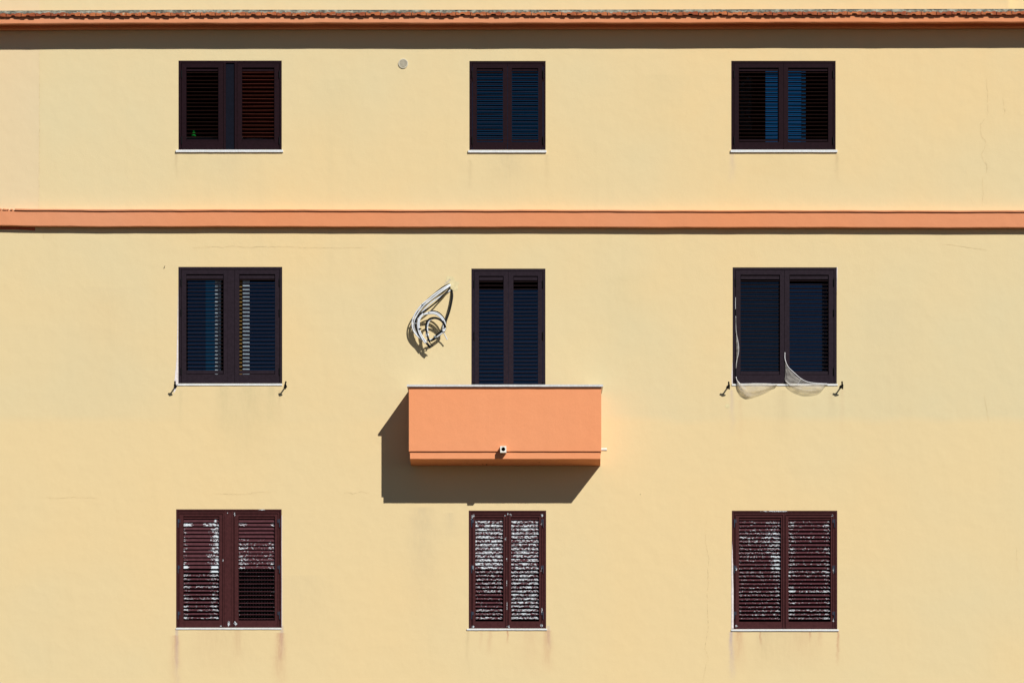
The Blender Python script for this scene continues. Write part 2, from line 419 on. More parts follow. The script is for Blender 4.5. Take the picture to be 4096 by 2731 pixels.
prof = [pw(62, 93), pw(90, 93), pw(93.5, 91), pw(94.5, 86), (pw(94.5, 86)[0], pw(94.5, 86)[1] + .035), (-24 / S, pw(94.5, 86)[1] + .035),
        (-22 / S, pw(109, 22)[1]), (-20 / S, pw(114, 20)[1]), (-14 / S, pw(118, 14)[1]), (-.6 / S, pw(119.5, 0)[1]), (-.6 / S, Z(58))]
prof = [(p[0], p[1]) for p in prof]
b.prism(prof, xs_, cdz, 0, .0010)
corn = b.build('cornice', M['band'], house)
# tiles
random.seed(5)
b = MB(); px = -760.0
TY = 63.0
while px < 4850:
    wd = random.uniform(57.5, 62.5); o = random.uniform(-1.6, 1.2); ee = 105 + random.uniform(-1.8, 1.5)
    x0 = px + 1.4; x1 = px + wd - 1.5; dd = lerp_tab(CDY, px)
    u = lambda t: x0 + (x1 - x0) * t
    l1, l2 = random.uniform(.30, .38), random.uniform(.60, .68)
    raise_ = random.uniform(4.2, 5.6)
    tilt = random.uniform(-1.0, 1.0)
    bot = [(0, 0), (l1 - .02, 0), (l1 + .04, -raise_), (l2 - .06, -raise_), (l2 + .02, 0), (1, 0)]
    top = [(1, -12.5), (.90, -14.6), (l2 + .10, -13.4), (l2 - .03, -10.5), (.5, -12.5), (l1 + .06, -12.6), (l1 - .06, -8.5), (.14, -10.2), (.05, -13.0), (0, -12.2)]
    poly = [(u(t), TY + y + o + dd + tilt * (t - .5) + random.uniform(-.5, .5)) for t, y in bot + top]
    fr = [W(x, y, ee + random.uniform(-.5, .5)) for x, y in poly]; n = len(fr)
    bk = [v + Vector((0, 62 / S, .05)) for v in fr]
    b.add(fr + bk, [tuple(range(n))] + [(i, i + n, (i + 1) % n + n, (i + 1) % n) for i in range(n)])
    px += wd
b.build('roof_tiles', M['tile'], corn)
# mortar bed above the tiles: ragged strip with lichen along its top
b = MB(); xs2 = step(X(-760), X(4900), .018); n = 6; vs = []; fs = []; ms = []
random.seed(9); ph = [random.uniform(0, 6) for _ in range(8)]
for i, x in enumerate(xs2):
    d = lerp_tab(CDY, x * S + 2048)
    r1 = 1.4 * math.sin(x * 9 + ph[0]) + 1.2 * math.sin(x * 23 + ph[1]) + random.uniform(-1.0, 1.0)
    r2 = .9 * math.sin(x * 13 + ph[2]) + random.uniform(-.6, .6)
    dz = -d / S
    for (py, e) in ((53.5 + r1 * .7, 100.5), (49 + r1 * .8, 101 + random.uniform(-1.5, 1)), (45.6 + r2, 99 + random.uniform(-2.5, 1)), (43.2 + r2 * .8, 97 + random.uniform(-2.5, 1)), (40.8 + r2 * .5, 93 + random.uniform(-2, 1)), (40.0, 50)):
        v = W(x * S + 2048, py, e); vs.append((x, v.y, v.z + dz))
for i in range(len(xs2) - 1):
    for j in range(n - 1):
        fs.append((i*n+j, (i+1)*n+j, (i+1)*n+j+1, i*n+j+1))
        q = 1 if (j in (2, 3) and math.sin(xs2[i] * 5 + ph[3]) + .8 * math.sin(xs2[i] * 17 + ph[4]) + random.uniform(-.9, .9) > (.1 if j == 3 else 1.0)) else 0
        ms.append(q)
b.v = vs; b.f = fs; b.m = ms
b.build('mortar_bed', [M['mortar'], M['lichen']], corn)
b = MB()   # pent slab that carries the tiles
b.box((X(XL), -88 / S, pw(60, 88)[1] + .012), (X(XR), -.002, pw(50, 88)[1]))
b.build('tile_slab', M['mortar'], corn)

# ---- string course between the storeys
b = MB()
b.prism([pw(843, 28), pw(903.5, 28), pw(905.8, 26.5), (.8 / S * -1, pw(905.8, 26.5)[1] + .002), (-.8 / S, pw(843, 28)[1])], xs_, bdz, 0, .0008)
band = b.build('string_course', M['band'], house)
b = MB()
b.prism([pw(837.6, 34), pw(842.8, 34), (pw(842.8, 34)[0] + .03, pw(842.8, 34)[1] - .0), (-.5 / S, pw(843.2, 28)[1] + .004), (-.5 / S, pw(837.6, 34)[1] + .01)],
        step(X(64), X(XR), .11), bdz, 0, .0010)
for (a, c, t) in ((0, 9, 3), (16, 30, 4), (33, 38, 2.5), (47, 55, 3)):
    b.prism([pw(840.5 - t * .5, 32), pw(842.8, 33), (-.5 / S, pw(843.2, 28)[1]), (-.5 / S, pw(838, 32)[1])], step(X(a), X(c), .02), bdz, 0, .003)
b.build('coping_lip', M['band'], band)

# ---- window builder
def leaf_mb(rect, opening, slat0, pitch, n, ang, wear=None, top=None, bottom=None, wslat=12.5, th=1.7, efr=-2.0, stile_lines=()):
    """rect (x0,x1,y0,y1); opening idem; slats: first front-edge py, pitch; ang(i) in degrees, + = outer edge low"""
    b = MB(); x0, x1, y0, y1 = rect; a0, a1, c0, c1 = opening; eb = -15
    b.pbox(x0, a0, y0, y1, eb, efr); b.pbox(a1, x1, y0, y1, eb, efr)
    b.pbox(a0 + .05, a1 - .05, y0, c0, eb, efr - .15); b.pbox(a0 + .05, a1 - .05, c1, y1, eb, efr - .15)
    for sx in stile_lines: b.pbox(sx - .6, sx + .6, y0 + 1, y1 - 1, -5, efr + .8)
    if top: b.pbox(a0 + 1.2, a1 - 1.2, top[0], top[1], -13, efr - 4.5)
    if bottom: b.pbox(a0 + 1.2, a1 - 1.2, bottom[0], bottom[1], -13, efr - 4.5)
    nseg = 10
    for i in range(n):
        py = slat0 + pitch * i + random.uniform(-.35, .35)
        al = math.radians(ang(i) + random.uniform(-1.6, 1.6)); ca, sa = math.cos(al), math.sin(al)
        ef = efr - 4.5
        f = W((a0 + a1) / 2, py, ef)
        sag = random.uniform(-.5, .5) / S; tl = random.uniform(-.4, .4) / S
        hw, ht = wslat / S, th / S / 2
        vs = []; at = []
        for k in range(nseg + 1):
            u = k / nseg; xx = X(a0 + .8) + (X(a1 - .8) - X(a0 + .8)) * u
            dz = sag * (1 - (2*u-1)**2) + tl * (2*u-1)
            for (d, t) in ((0, -ht), (-.0010, 0), (0, ht), (hw, ht), (hw, -ht)):
                vs.append((xx, f.y + d * ca - t * sa, f.z + dz + d * sa + t * ca)); at.append(wear(i, u) if wear else 0.0)
        fs = []
        for k in range(nseg):
            for j in range(5):
                q = (j + 1) % 5; fs.append((k*5+j, k*5+q, (k+1)*5+q, (k+1)*5+j))
        fs += [(4,3,2,1,0), tuple(nseg*5 + j for j in range(5))]
        b.add(vs, fs, 1, at)
    return b

def window(name, key, mats, leaves, sill, hinges, lab, fgap=1.9, mull=None, door=False, sill_e=7, step_=False):
    hx0, hx1, hy0, hy1 = HOLES[key]
    org = Vector((X((hx0 + hx1) / 2), 0, Z(hy1)))
    b = MB(); lx0 = min(l['rect'][0] for l in leaves); lx1 = max(l['rect'][1] for l in leaves); ly0 = leaves[0]['rect'][2]
    yb = hy1 - 1.2
    g = .45
    b.pbox(hx0 + g, lx0 - fgap, hy0 + g, yb, -18, -1); b.pbox(lx1 + fgap, hx1 - g, hy0 + g, yb, -18, -1)
    b.pbox(lx0 - fgap + .02, lx1 + fgap - .02, hy0 + g, ly0 - fgap, -18, -1.1)
    if step_:   # outer moulding of the frame stands a little proud
        b.pbox(hx0 + g, hx0 + 5.5, hy0 + g - .05, yb, -1.0, .9); b.pbox(hx1 - 5.5, hx1 - g, hy0 + g - .05, yb, -1.0, .9)
        b.pbox(hx0 + 5.52, hx1 - 5.52, hy0 + g, hy0 + 5, -1.0, .8)
    if mull:    # fixed middle posts
        for (m0, m1, ee) in mull: b.pbox(m0, m1, ly0 - fgap + .02, yb, -18, ee)
    fr = b.build(name, mats[0], house, org)
    fr['label'] = lab
    for l in leaves:
        b = leaf_mb(l['rect'], l['open'], l['s0'], l['pitch'], l['n'], l['ang'], l.get('wear'), l.get('top'), l.get('bot'), stile_lines=l.get('lines', ()), wslat=l.get('w', 12.5))
        if step_:
            x0, x1, y0, y1 = l['rect']; q = 4
            for (p0, p1, q0, q1) in ((x0+q, x0+q+1.6, y0+q, y1-3), (x1-q-1.6, x1-q, y0+q, y1-3), (x0+q+1.7, x1-q-1.7, y0+q, y0+q+1.6)):
                b.pbox(p0, p1, q0, q1, -2.2, 1.2)
        lo = b.build('shutter_leaf', [mats[0], l.get('sm') or mats[1]], fr, org)
        if l.get('label'): lo['label'] = l['label']
    for side in (0, 1):
        hx = (lx0 - .7, lx1 + .7)[side]
        for (h0, h1) in hinges:
            b = MB(); a = W(hx, h0, 2); c = W(hx, h1, 2); sg = 1 if side == 0 else -1
            b.tube([a, c], 1.5 / S, seg=8)
            if step_:
                p = [hx + sg * 1.0, hx + sg * 8.5]; b.pbox(min(p), max(p), h0 + 1, h0 + (h1 - h0) * .45, -2.1, 1.0)
            else:
                p = [hx - sg * 3.0, hx + sg * 2.2]; b.pbox(min(p), max(p), h0 + 1, h1 - 1, -2.1, .2)
            b.build('hinge', M['hinge'] if step_ else M['black'], fr, (a + c) / 2)
    if sill:
        sx0, sx1, sy0, sy1 = sill; b = MB()
        a = W(sx0, sy0, sill_e); c = W(sx1, sy1, sill_e)
        zt_ = a.z; zb = c.z
        n = 24; vs = []; fs = []
        for k in range(n + 1):
            xx = a.x + (c.x - a.x) * k / n
            j1, j2, j3 = (random.uniform(-.0008, .0008) for _ in range(3))
            vs += [(xx, a.y + j3, zb + j1), (xx, a.y + j3, zt_ + j2 - .001), (xx, a.y + .002, zt_ + j2), (xx, -.0005, zt_ + j2), (xx, -.0005, zb + j1)]
        for k in range(n):
            for j in range(5): fs.append((k*5+j, k*5+(j+1)%5, (k+1)*5+(j+1)%5, (k+1)*5+j))
        fs += [(4,3,2,1,0), tuple(n*5+j for j in range(5))]
        b.add(vs, fs)
        b.box((X(hx0) + .001, -.0004, Z(hy1) + .0005), (X(hx1) - .001, 25 / S, zt_ - .0006 if zt_ - .0006 > Z(hy1) + .001 else Z(hy1) + .002))
        b.build('sill', M['sill'], fr, (org.x, 0, zt_))
    return fr, org

def inside(fr, org, name, mat, x0, x1, y0, y1, e0, e1, label=None):
    b = MB(); b.pbox(x0, x1, y0, y1, e0, e1); o = b.build(name, mat, fr, org)
    if label: o['label'] = label
    return o
def cloth_inside(fr, org, name, mat, x0, x1, y0, y1, e, amp=4, waves=5, nx=60, lean=0):
    b = MB(); vs = []; fs = []
    for j in range(9):
        for i in range(nx + 1):
            u = i / nx; t = j / 8
            vs.append(W(x0 + (x1 - x0) * u + lean * t, y0 + (y1 - y0) * t, e + amp * math.sin(u * waves * 6.283 + t)))
    for j in range(8):
        for i in range(nx): k = j * (nx + 1) + i; fs.append((k, k + 1, k + nx + 2, k + nx + 1))
    b.add(vs, fs); return b.build(name, mat, fr, org, smooth=True)

random.seed(21)
H1 = [(283, 312), (547, 576)]
H2 = [(1115, 1144), (1236, 1264), (1470, 1499)]
H3 = [(2075, 2108), (2260, 2291), (2444, 2475)]
t1 = dict(n=18, s0=291.8, pitch=15.1, top=(278, 285), bot=(558.3, 565))
# top row, left
fr, og = window('window', 'r1l', (M['r1'], M['r1s']), [
    dict(rect=(727, 893, 254, 598.3), open=(745, 873.5, 271, 565.7), ang=lambda i: 2, **t1),
    dict(rect=(949, 1116.5, 254, 598.3), open=(968, 1097.4, 271, 565.7), ang=lambda i: -20, w=14, sm=M['r1red'], **{**t1, 's0': 290.2}, label='right leaf with its slats turned to show reddish undersides')],
    (703.3, 1132.7, 600, 608.6), H1, 'dark brown shuttered window at top left, slate strip between its two leaves', mull=[(894.4, 903, -1), (903.2, 938.3, -7), (938.5, 947.6, -1)])
# middle post is a slate coloured strip
inside(fr, og, 'middle_strip', M['slate'], 903.6, 938, 247, 598, -6.9, -6.2)
inside(fr, og, 'inner_ledge', M['inner'], 730, 1110, 547, 596, -88, -48)
# top row, middle
fr, og = window('window', 'r1m', (M['r1'], M['r1s']), [
    dict(rect=(1889.6, 2029.9, 255, 599.5), open=(1907, 2011.4, 273.5, 568.5), w=15, ang=lambda i: 2, **{**t1, 's0': 292.6}),
    dict(rect=(2030.9, 2171.4, 255, 599.5), open=(2047.5, 2152.8, 273.5, 568.5), w=15, ang=lambda i: 2, **{**t1, 's0': 292.6})],
    (1872.7, 2186, 601.6, 610.2), H1, 'narrow dark brown shuttered window at top middle, glass tinted like reflected blue sky across both leaves')
inside(fr, og, 'glass_pane', M['gmid'], 1885, 2176, 250, 598, -36, -33)
# top row, right
fr, og = window('window', 'r1r', (M['r1'], M['r1s']), [
    dict(rect=(2937, 3133.8, 254.3, 598.5), open=(2955.6, 3115, 271.5, 568.2), ang=lambda i: 4, w=15, **{**t1, 's0': 291.8}),
    dict(rect=(3134.8, 3331.5, 254.3, 598.5), open=(3152.6, 3313, 271.5, 568.2), ang=lambda i: 4, w=15, **{**t1, 's0': 292.3})],
    (2922.7, 3350, 600, 609), H1, 'dark brown shuttered window at top right, glass tinted like bright reflected sky behind its middle only')
inside(fr, og, 'glass_pane', M['gblue'], 3062, 3205, 284, 597, -36, -33)
inside(fr, og, 'glass_pane', M['gmid'], 3206, 3223, 284, 597, -40, -38)
cloth_inside(fr, og, 'curtain', M['room_cloth'], 2960, 3008, 300, 520, -60, 3, 2)
# middle row, left
t2 = dict(n=24, pitch=15.16)
fr, og = window('window', 'r2l', (M['r2'], M['r2s']), [
    dict(rect=(726, 937.8, 1079, 1532.7), open=(744.7, 894.6, 1096.5, 1496.5), s0=1119.5, top=(1101.5, 1115), bot=(1481, 1494.5), ang=lambda i: -2, w=13.6, lines=(911,), **t2),
    dict(rect=(938.9, 1117.5, 1079, 1532.7), open=(957, 1100.3, 1096.5, 1496.5), s0=1118.8, top=(1101.5, 1115), bot=(1481, 1494.5), ang=lambda i: -1, w=12.6, **t2)],
    (710, 1128.7, 1534.4, 1541.2), H2, 'aubergine shuttered window left of the cable coil, white sash frame visible behind the slats', sill_e=3)
inside(fr, og, 'sash_frame', M['wframe'], 860, 871, 1120, 1530, -34, -30); inside(fr, og, 'sash_frame', M['wframe'], 872.5, 884, 1120, 1530, -38, -35)
inside(fr, og, 'sash_frame', M['wframe'], 971, 998, 1118, 1530, -34, -27)
inside(fr, og, 'curtain', M['gold'], 955, 970, 1122, 1530, -40, -32)
inside(fr, og, 'glass_pane', M['gnavy'], 722, 822, 1075, 1530, -36, -34); inside(fr, og, 'glass_pane', M['gmid'], 822.5, 859.5, 1075, 1530, -36.5, -34.5)
inside(fr, og, 'glass_pane', M['gnavy'], 998.5, 1120, 1128, 1530, -36, -34)
# balcony door
fr, og = window('balcony_door', 'r2m', (M['r2'], M['r2s']), [
    dict(rect=(1897.5, 2032.9, 1085.5, 1785), open=(1916, 2014.4, 1103.6, 1750), s0=1126.8, pitch=15.1, n=41, top=(1108, 1121), ang=lambda i: -4),
    dict(rect=(2033.9, 2170.6, 1085.5, 1785), open=(2053.6, 2151.8, 1103.6, 1750), s0=1126.6, pitch=15.1, n=41, top=(1108, 1121), ang=lambda i: -4)],
    None, [(1121, 1150), (1327, 1356), (1527, 1556)], 'tall aubergine shuttered door opening onto the orange balcony')
inside(fr, og, 'glass_pane', M['gnavy'], 1892, 2176, 1158, 1785, -36, -34)
# middle row, right
fr, og = window('window', 'r2r', (M['r2'], M['r2s']), [
    dict(rect=(2943, 3137.6, 1081, 1533.5), open=(2962, 3120, 1099, 1499), s0=1124, top=(1104, 1117), bot=(1484.5, 1497.5), ang=lambda i: -4, **{**t2, 'pitch': 15.2}),
    dict(rect=(3138.8, 3335, 1081, 1533.5), open=(3158, 3315, 1099, 1499), s0=1123, top=(1104, 1117), bot=(1484.5, 1497.5), ang=lambda i: -4, **{**t2, 'pitch': 15.2})],
    (2927.5, 3351.4, 1535.6, 1541.8), H2, 'aubergine shuttered window with sheer curtains caught outside over its sill', sill_e=3)
inside(fr, og, 'glass_pane', M['gdark'], 2938, 3140, 1090, 1530, -46, -44)
inside(fr, og, 'glass_pane', M['gnavy'], 3141, 3340, 1135, 1530, -46, -44)
cloth_inside(fr, og, 'curtain', M['room_cloth'], 3290, 3330, 1100, 1530, -34, 3, 2)
# bottom row, left
def wl(i, u):
    if i == 0: return .75 if .80 < u < .95 else .05
    if i == 1: return .80 if u < .28 else (.2 if u < .6 else .62)
    if i < 12: return .50 * max(0, 1 - u / .22) + .68 * max(0, (u - .62) / .38) ** .6 + (.25 if i in (9, 11) and .3 < u < .8 else .03)
    if i == 12: return .9 if (u < .2 or u > .78) else .05
    if i == 13: return .35 if u < .2 else (.95 if u > .72 else .1)
    return .34 + (.16 if u > .7 or u < .12 else 0) + .12 * math.sin(i * 2.3) - (.1 if .2 < u < .4 else 0)
def wr(i, u):
    if i == 1: return .5 if (u < .25 or u > .85) else .15
    if i < 5: return .12 + (.2 if u > .92 else 0)
    if i < 13: return (.30, .46, .44, .30, .38, .42, .44, .38)[i - 5] + (.08 if (u > .8 or u < .3) else -.05)
    return .22 + (.2 if u > .9 or u < .05 else 0)
fr, og = window('window', 'r3l', (M['r3'], M['r3s']), [
    dict(rect=(713, 896, 2046.5, 2508), open=(733.3, 877.2, 2063.5, 2480), s0=2088, pitch=15.4, n=26, top=(2066, 2074), w=14.5, ang=lambda i: 58 if i < 13 else 38, wear=wl),
    dict(rect=(934, 1118, 2046.5, 2508), open=(953.7, 1099.3, 2063.5, 2480), s0=2088, pitch=15.4, n=26, top=(2066, 2074), w=14.5, ang=lambda i: 56 if i < 13 else 8, wear=wr, label='right leaf with closed flaking slats above and open slats below')],
    (703.2, 1125.6, 2510, 2515.7), H3, 'oxblood shuttered window at bottom left, wide double post between its leaves', sill_e=3, mull=[(897.2, 904, -1), (904.3, 925.3, -2.5), (925.6, 932.8, -1)], step_=True)
cloth_inside(fr, og, 'curtain', M['lace'], 940, 1105, 2270, 2500, -34, 3, 5)['label'] = 'dark lace curtain behind the open slats'
# bottom row, middle
fr, og = window('window', 'r3m', (M['r3'], M['r3s']), [
    dict(rect=(1887.5, 2029.3, 2051, 2511), open=(1901.4, 2013.7, 2067.3, 2483.7), s0=2091, pitch=15.32, n=26, top=(2070, 2078), w=14.5, ang=lambda i: 54 if i < 13 else 40,
         wear=lambda i, u: (.58 if i < 13 else .48 - (.14 if 18 < i < 23 else 0)) + .06 * math.sin(i * 3 + u * 7)),
    dict(rect=(2030.3, 2172, 2051, 2511), open=(2044.6, 2156.8, 2067.3, 2483.7), s0=2091, pitch=15.32, n=26, top=(2070, 2078), w=14.5, ang=lambda i: 54 if i < 13 else 42,
         wear=lambda i, u: .57 + .07 * math.sin(i * 2 + u * 9) - (.15 if i == 10 and .3 < u < .7 else 0))],
    (1867.4, 2188.4, 2513, 2518.8), H3, 'oxblood shuttered window below the balcony, slats covered in white flaking paint', sill_e=4, step_=True)
# bottom row, right
fr, og = window('window', 'r3r', (M['r3'], M['r3s']), [
    dict(rect=(2938, 3137.4, 2052, 2513.5), open=(2955.8, 3124.3, 2068.5, 2485.3), s0=2091.5, pitch=15.36, n=26, top=(2073, 2079), w=14.5, ang=lambda i: 45 - .5 * i,
         wear=lambda i, u: (.37 + (.12 if u > .65 else 0) + (.07 if 3 <= i <= 7 else 0) if i < 9 else .38 + (.22 if u > .75 and i < 13 else 0) + (.1 if u > .85 else 0)) + .05 * math.sin(i * 5)),
    dict(rect=(3138.4, 3338, 2052, 2513.5), open=(3154.2, 3323.2, 2068.5, 2485.3), s0=2090.5, pitch=15.36, n=26, top=(2072, 2078), w=14.5, ang=lambda i: 45 - .5 * i,
         wear=lambda i, u: .33 + (.12 if (u < .2 or u > .8) else -.03) + .09 * math.sin(i * 1.9) + (.18 if i in (13, 18, 23, 25) else 0))],
    (2925, 3355, 2515.6, 2522.2), H3, 'oxblood shuttered window at bottom right, white flakes thickest on its left leaf', sill_e=4.5, step_=True)

# ---- balcony
b = MB(); EO, EP, EB = 192, 182, 176
def side_x(px, e): return W(px, 1600, e).x
bx0, bx1 = side_x(1635.6, EP), side_x(2405, EP); zc = W(0, 1546.2, EP).z; zb = W(0, 1804, EP).z; TH = .13
zfl = zb + .03
nseg = 30
def wavybox(b, p0, p1, n, mi=0, j=.0008):
    x0, y0, z0 = p0; x1, y1, z1 = p1; vs = []; fs = []
    for k in range(n + 1):
        x = x0 + (x1 - x0) * k / n; a, c, d = (random.uniform(-j, j) for _ in range(3))
        if k in (0, n): d = 0
        vs += [(x, y0 + d, z0 + a), (x, y0 + d, z1 + c), (x, y1, z1 + c), (x, y1, z0 + a)]
    for k in range(n):
        for q in range(4): fs.append((k*4+q, k*4+(q+1)%4, (k+1)*4+(q+1)%4, (k+1)*4+q))
    fs += [(3,2,1,0), tuple(n*4+q for q in range(4))]
    b.add(vs, fs, mi)
wavybox(b, (bx0, -EP / S, zb), (bx1, -EP / S + TH, zc), nseg)
b.box((bx0, -EP / S + TH + .0005, zb), (bx0 + TH, -.001, zc)); b.box((bx1 - TH, -EP / S + TH + .0005, zb), (bx1, -.001, zc))
bal = b.build('balcony', M['balc'], house, (X(2020), 0, Z(1834)))
bal['label'] = 'solid orange rendered balcony with pale marble coping'
b = MB(); cx0, cx1 = side_x(1627.6, EO), side_x(2412.3, EO); cz0, cz1 = W(0, 1545.8, EO).z, W(0, 1537.6, EO).z
wavybox(b, (cx0, -EO / S, cz0), (cx1, -EO / S + .19, cz1), 40, 0, .0007)
b.box((cx0, -EO / S + .1905, cz0 + .0005), (cx0 + .19, -.001, cz1 - .0005)); b.box((cx1 - .19, -EO / S + .1905, cz0 + .0005), (cx1, -.001, cz1 - .0005))
b.build('coping', M['cop'], bal, (X(2020), 0, cz0))
b = MB(); sx0, sx1 = side_x(1640, EB), side_x(2401.8, EB); f0, f1 = W(0, 1834.3, EB).z, zb - .0005; bk = Z(1862)
n = 30; vs = []; fs = []
for k in range(n + 1):
    u = k / n; x = sx0 + (sx1 - sx0) * u; xb = (sx0 - .006) + (sx1 - sx0 + .018) * u; j = random.uniform(-.0008, .0008)
    vs += [(x, -EB / S, f0 + j), (x, -EB / S, f1), (x, -.001, f1), (xb, -.001, bk + j)]
for k in range(n):
    for q in range(4): fs.append((k*4+q, k*4+(q+1)%4, (k+1)*4+(q+1)%4, (k+1)*4+q))
fs += [(3,2,1,0), tuple(n*4+q for q in range(4))]
b.add(vs, fs); b.box((bx0 + TH + .001, -EP / S + TH + .001, f1 - .01), (bx1 - TH - .001, -.002, zfl))
sl_ = b.build('slab', M['balc'], bal, (X(2020), 0, f1))
# chips in the soffit
b = MB()
def sof(px, py):   # point on sloping soffit sighted at px,py
    t = (py - 1834.3) / (1862 - 1834.3); e = EB * (1 - t); return W(px, py - .3, e)
for (p0, p1, y, h) in ((1915, 1934, 1856, 1.6), (1942, 1951, 1855.5, 1.0), (1944, 1950, 1858.5, 1.0), (2155, 2159, 1848, 1.2), (2170, 2178, 1851, .8), (1866, 1869, 1850, 1.2), (2110, 2122, 1840, .5), (2215, 2226, 1843, .5)):
    a = [sof(p0, y), sof((p0 + p1) / 2, y + h), sof(p1, y + .3), sof((p0 + p1) / 2, y - h * .6)]
    a = [v + Vector((0, 0, -.0015)) for v in a]; c = [v + Vector((0, 0, .004)) for v in a]
    b = MB(); b.add(a + c, [(0,1,2,3), (0,4,5,1), (1,5,6,2), (2,6,7,3), (3,7,4,0)])
    b.build('chip', M['dark'], bal, a[0])
# front spout: square collar with a round bore
b = MB(); p0 = W(2001, 1783, 210); p1 = W(2025.3, 1809, 210); yF, yB = -210 / S, -EP / S + .01
cxm, czm = (p0.x + p1.x) / 2 + .0, (p0.z + p1.z) / 2 + .002; r = 8 / S; n = 32; vs = []; fs = []
hx, hz = (p1.x - p0.x) / 2, (p0.z - p1.z) / 2
for k in range(n):
    a = 2 * math.pi * k / n + math.pi / 4; c, s_ = math.cos(a), math.sin(a); q = 1 / max(abs(c), abs(s_))
    ox, oz = (p0.x + p1.x) / 2 + c * q * hx, (p0.z + p1.z) / 2 + s_ * q * hz
    vs += [(ox, yF, oz), (cxm + c * r, yF, czm + s_ * r), (cxm + c * r, yB - .005, czm + s_ * r), (ox, yB, oz)]
for k in range(n):
    m_ = (k + 1) % n
    fs += [(k*4, m_*4, m_*4+1, k*4+1), (k*4+1, m_*4+1, m_*4+2, k*4+2), (k*4+3, m_*4+3, m_*4, k*4)]
b.add(vs, fs, 0)
b.add([(cxm + math.cos(2*math.pi*k/n) * r, -EP/S - .012, czm + math.sin(2*math.pi*k/n) * r) for k in range(n)], [tuple(range(n))], 1)
b.build('drain_spout', [M['pipe'], M['dark']], bal, (cxm, -EP / S, czm))['label'] = 'square white spout on the balcony front'
b = MB(); a = W(2400, 1797.3, 150); c = W(2427.3, 1797.3, 150); c.z = a.z
b.tube([a, c], 6.3 / S, seg=20, cap=False); b.tube([c, a], 5.0 / S, seg=20, cap=False)
n = 20; vs = []
for k in range(n):
    t = 2 * math.pi * k / n
    for rr in (5.0, 6.3): vs.append((c.x, c.y + math.cos(t) * rr / S, c.z + math.sin(t) * rr / S))
b.add(vs, [(2*k, 2*k+1, (2*k+3) % (2*n), (2*k+2) % (2*n)) for k in range(n)])
b.build('drain_spout', M['pipe'], bal, a, smooth=True)['label'] = 'round white pipe stub on the balcony side'

# ---- air vent
vc = W(1612.8, 255, 2); b = MB(); R_ = 19.8 / S; r_ = 16.2 / S; n = 40; vs = []; fs = []
for k in range(n):
    a = 2 * math.pi * k / n; c, s_ = math.cos(a), math.sin(a)
    for (rr, y) in ((R_, -.0005), (R_ - .001, -3.2 / S), (r_, -3.6 / S), (r_ - .001, -.001)): vs.append((vc.x + c * rr, y, vc.z + s_ * rr))
for k in range(n):
    m_ = (k + 1) % n
    for q in range(3): fs.append((k*4+q, m_*4+q, m_*4+q+1, k*4+q+1))
b.add(vs, fs)
for i in range(9):
    zz = vc.z + (14.6 - i * 3.72) / S; z2 = zz - 1.95 / S
    hw = math.sqrt(max(0, r_**2 - ((zz + z2) / 2 - vc.z)**2)) + .0008
    b.add([(vc.x - hw, -2.6/S, zz), (vc.x + hw, -2.6/S, zz), (vc.x + hw, -3.2/S, z2), (vc.x - hw, -3.2/S, z2), (vc.x - hw, -.6/S, zz), (vc.x + hw, -.6/S, zz), (vc.x + hw, -1.2/S, z2), (vc.x - hw, -1.2/S, z2)],
          [(3,2,1,0), (0,1,5,4), (3,7,6,2), (1,2,6,5), (0,4,7,3)])
vent = b.build('air_vent', M['vent'], house, (vc.x, 0, vc.z)); vent['label'] = 'round cream air vent grille with horizontal slots'
b = MB(); b.add([(vc.x + math.cos(2*math.pi*k/n) * r_, -.0012, vc.z + math.sin(2*math.pi*k/n) * r_) for k in range(n)], [tuple(range(n))])
b.build('vent_hole', M['dark'], vent, (vc.x, 0, vc.z))

# ---- shutter stays
def stay(px, py, rot, lab):
    """iron shutter stay: rod out of the wall, pivoting bar leaning outwards at its top"""
    b = MB(); p = W(px, py, 36); base = Vector((p.x - .004, .01, p.z)); b.tube([base, p], 3.0 / S, seg=8)
    b.tube([Vector((p.x - .004, .001, p.z)), Vector((p.x - .004, -.012, p.z))], 6.0 / S, seg=12)
    b.tube([p + Vector((0, .010, 0)), p + Vector((0, -.008, 0))], 5.0 / S, seg=12)
    t = W(px + rot, py - 15, 48); m1 = W(px, py - 2, 38); m2 = W(px + 1, py + 5, 33); lo = W(px + 1 - rot * .4, py + 14, 24)
    b.tube([t, m1, m2, lo], 3.2 / S, seg=8, steps=5, taper=lambda u: 1.0 if u < .85 else .8)
    o = b.build('shutter_stay', M['black'], house, p); o['label'] = lab
stay(700, 1540, 0, 'iron shutter stay left of the window beside the cable coil')
stay(1141, 1541, 2.5, 'iron shutter stay right of the window beside the cable coil')
stay(2915.5, 1542, -1, 'iron shutter stay left of the window with caught curtains')
stay(3369, 1541, -1, 'iron shutter stay right of the window with caught curtains')

# ---- cracks, patches, bare plaster
def ribbon(name, pts, wd, m, e=.5, lab=None, taper=True):
    P = [W(x, y, e) for x, y in pts]; Q = []
    for a, c in zip(P, P[1:]):
        n = max(2, int((c - a).length / .03))
        for k in range(n): Q.append(a.lerp(c, k / n) + Vector((random.uniform(-.006, .006), 0, random.uniform(-.006, .006))))
    Q.append(P[-1]); vs = []; fs = []
    for i, q in enumerate(Q):
        t = (Q[min(i+1, len(Q)-1)] - Q[max(i-1, 0)]).normalized(); nn = Vector((-t.z, 0, t.x))
        u = i / (len(Q) - 1); ww = wd / S / 2 * (random.uniform(.5, 1.2)) * (math.sin(math.pi * min(1, max(.03, u))) ** .4 if taper else 1)
        vs += [q + nn * ww, q - nn * ww]
    for i in range(len(Q) - 1): fs.append((2*i, 2*i+1, 2*i+3, 2*i+2))
    b = MB(); b.add(vs, fs); o = b.build(name, m, house, P[0])
    if lab: o['label'] = lab
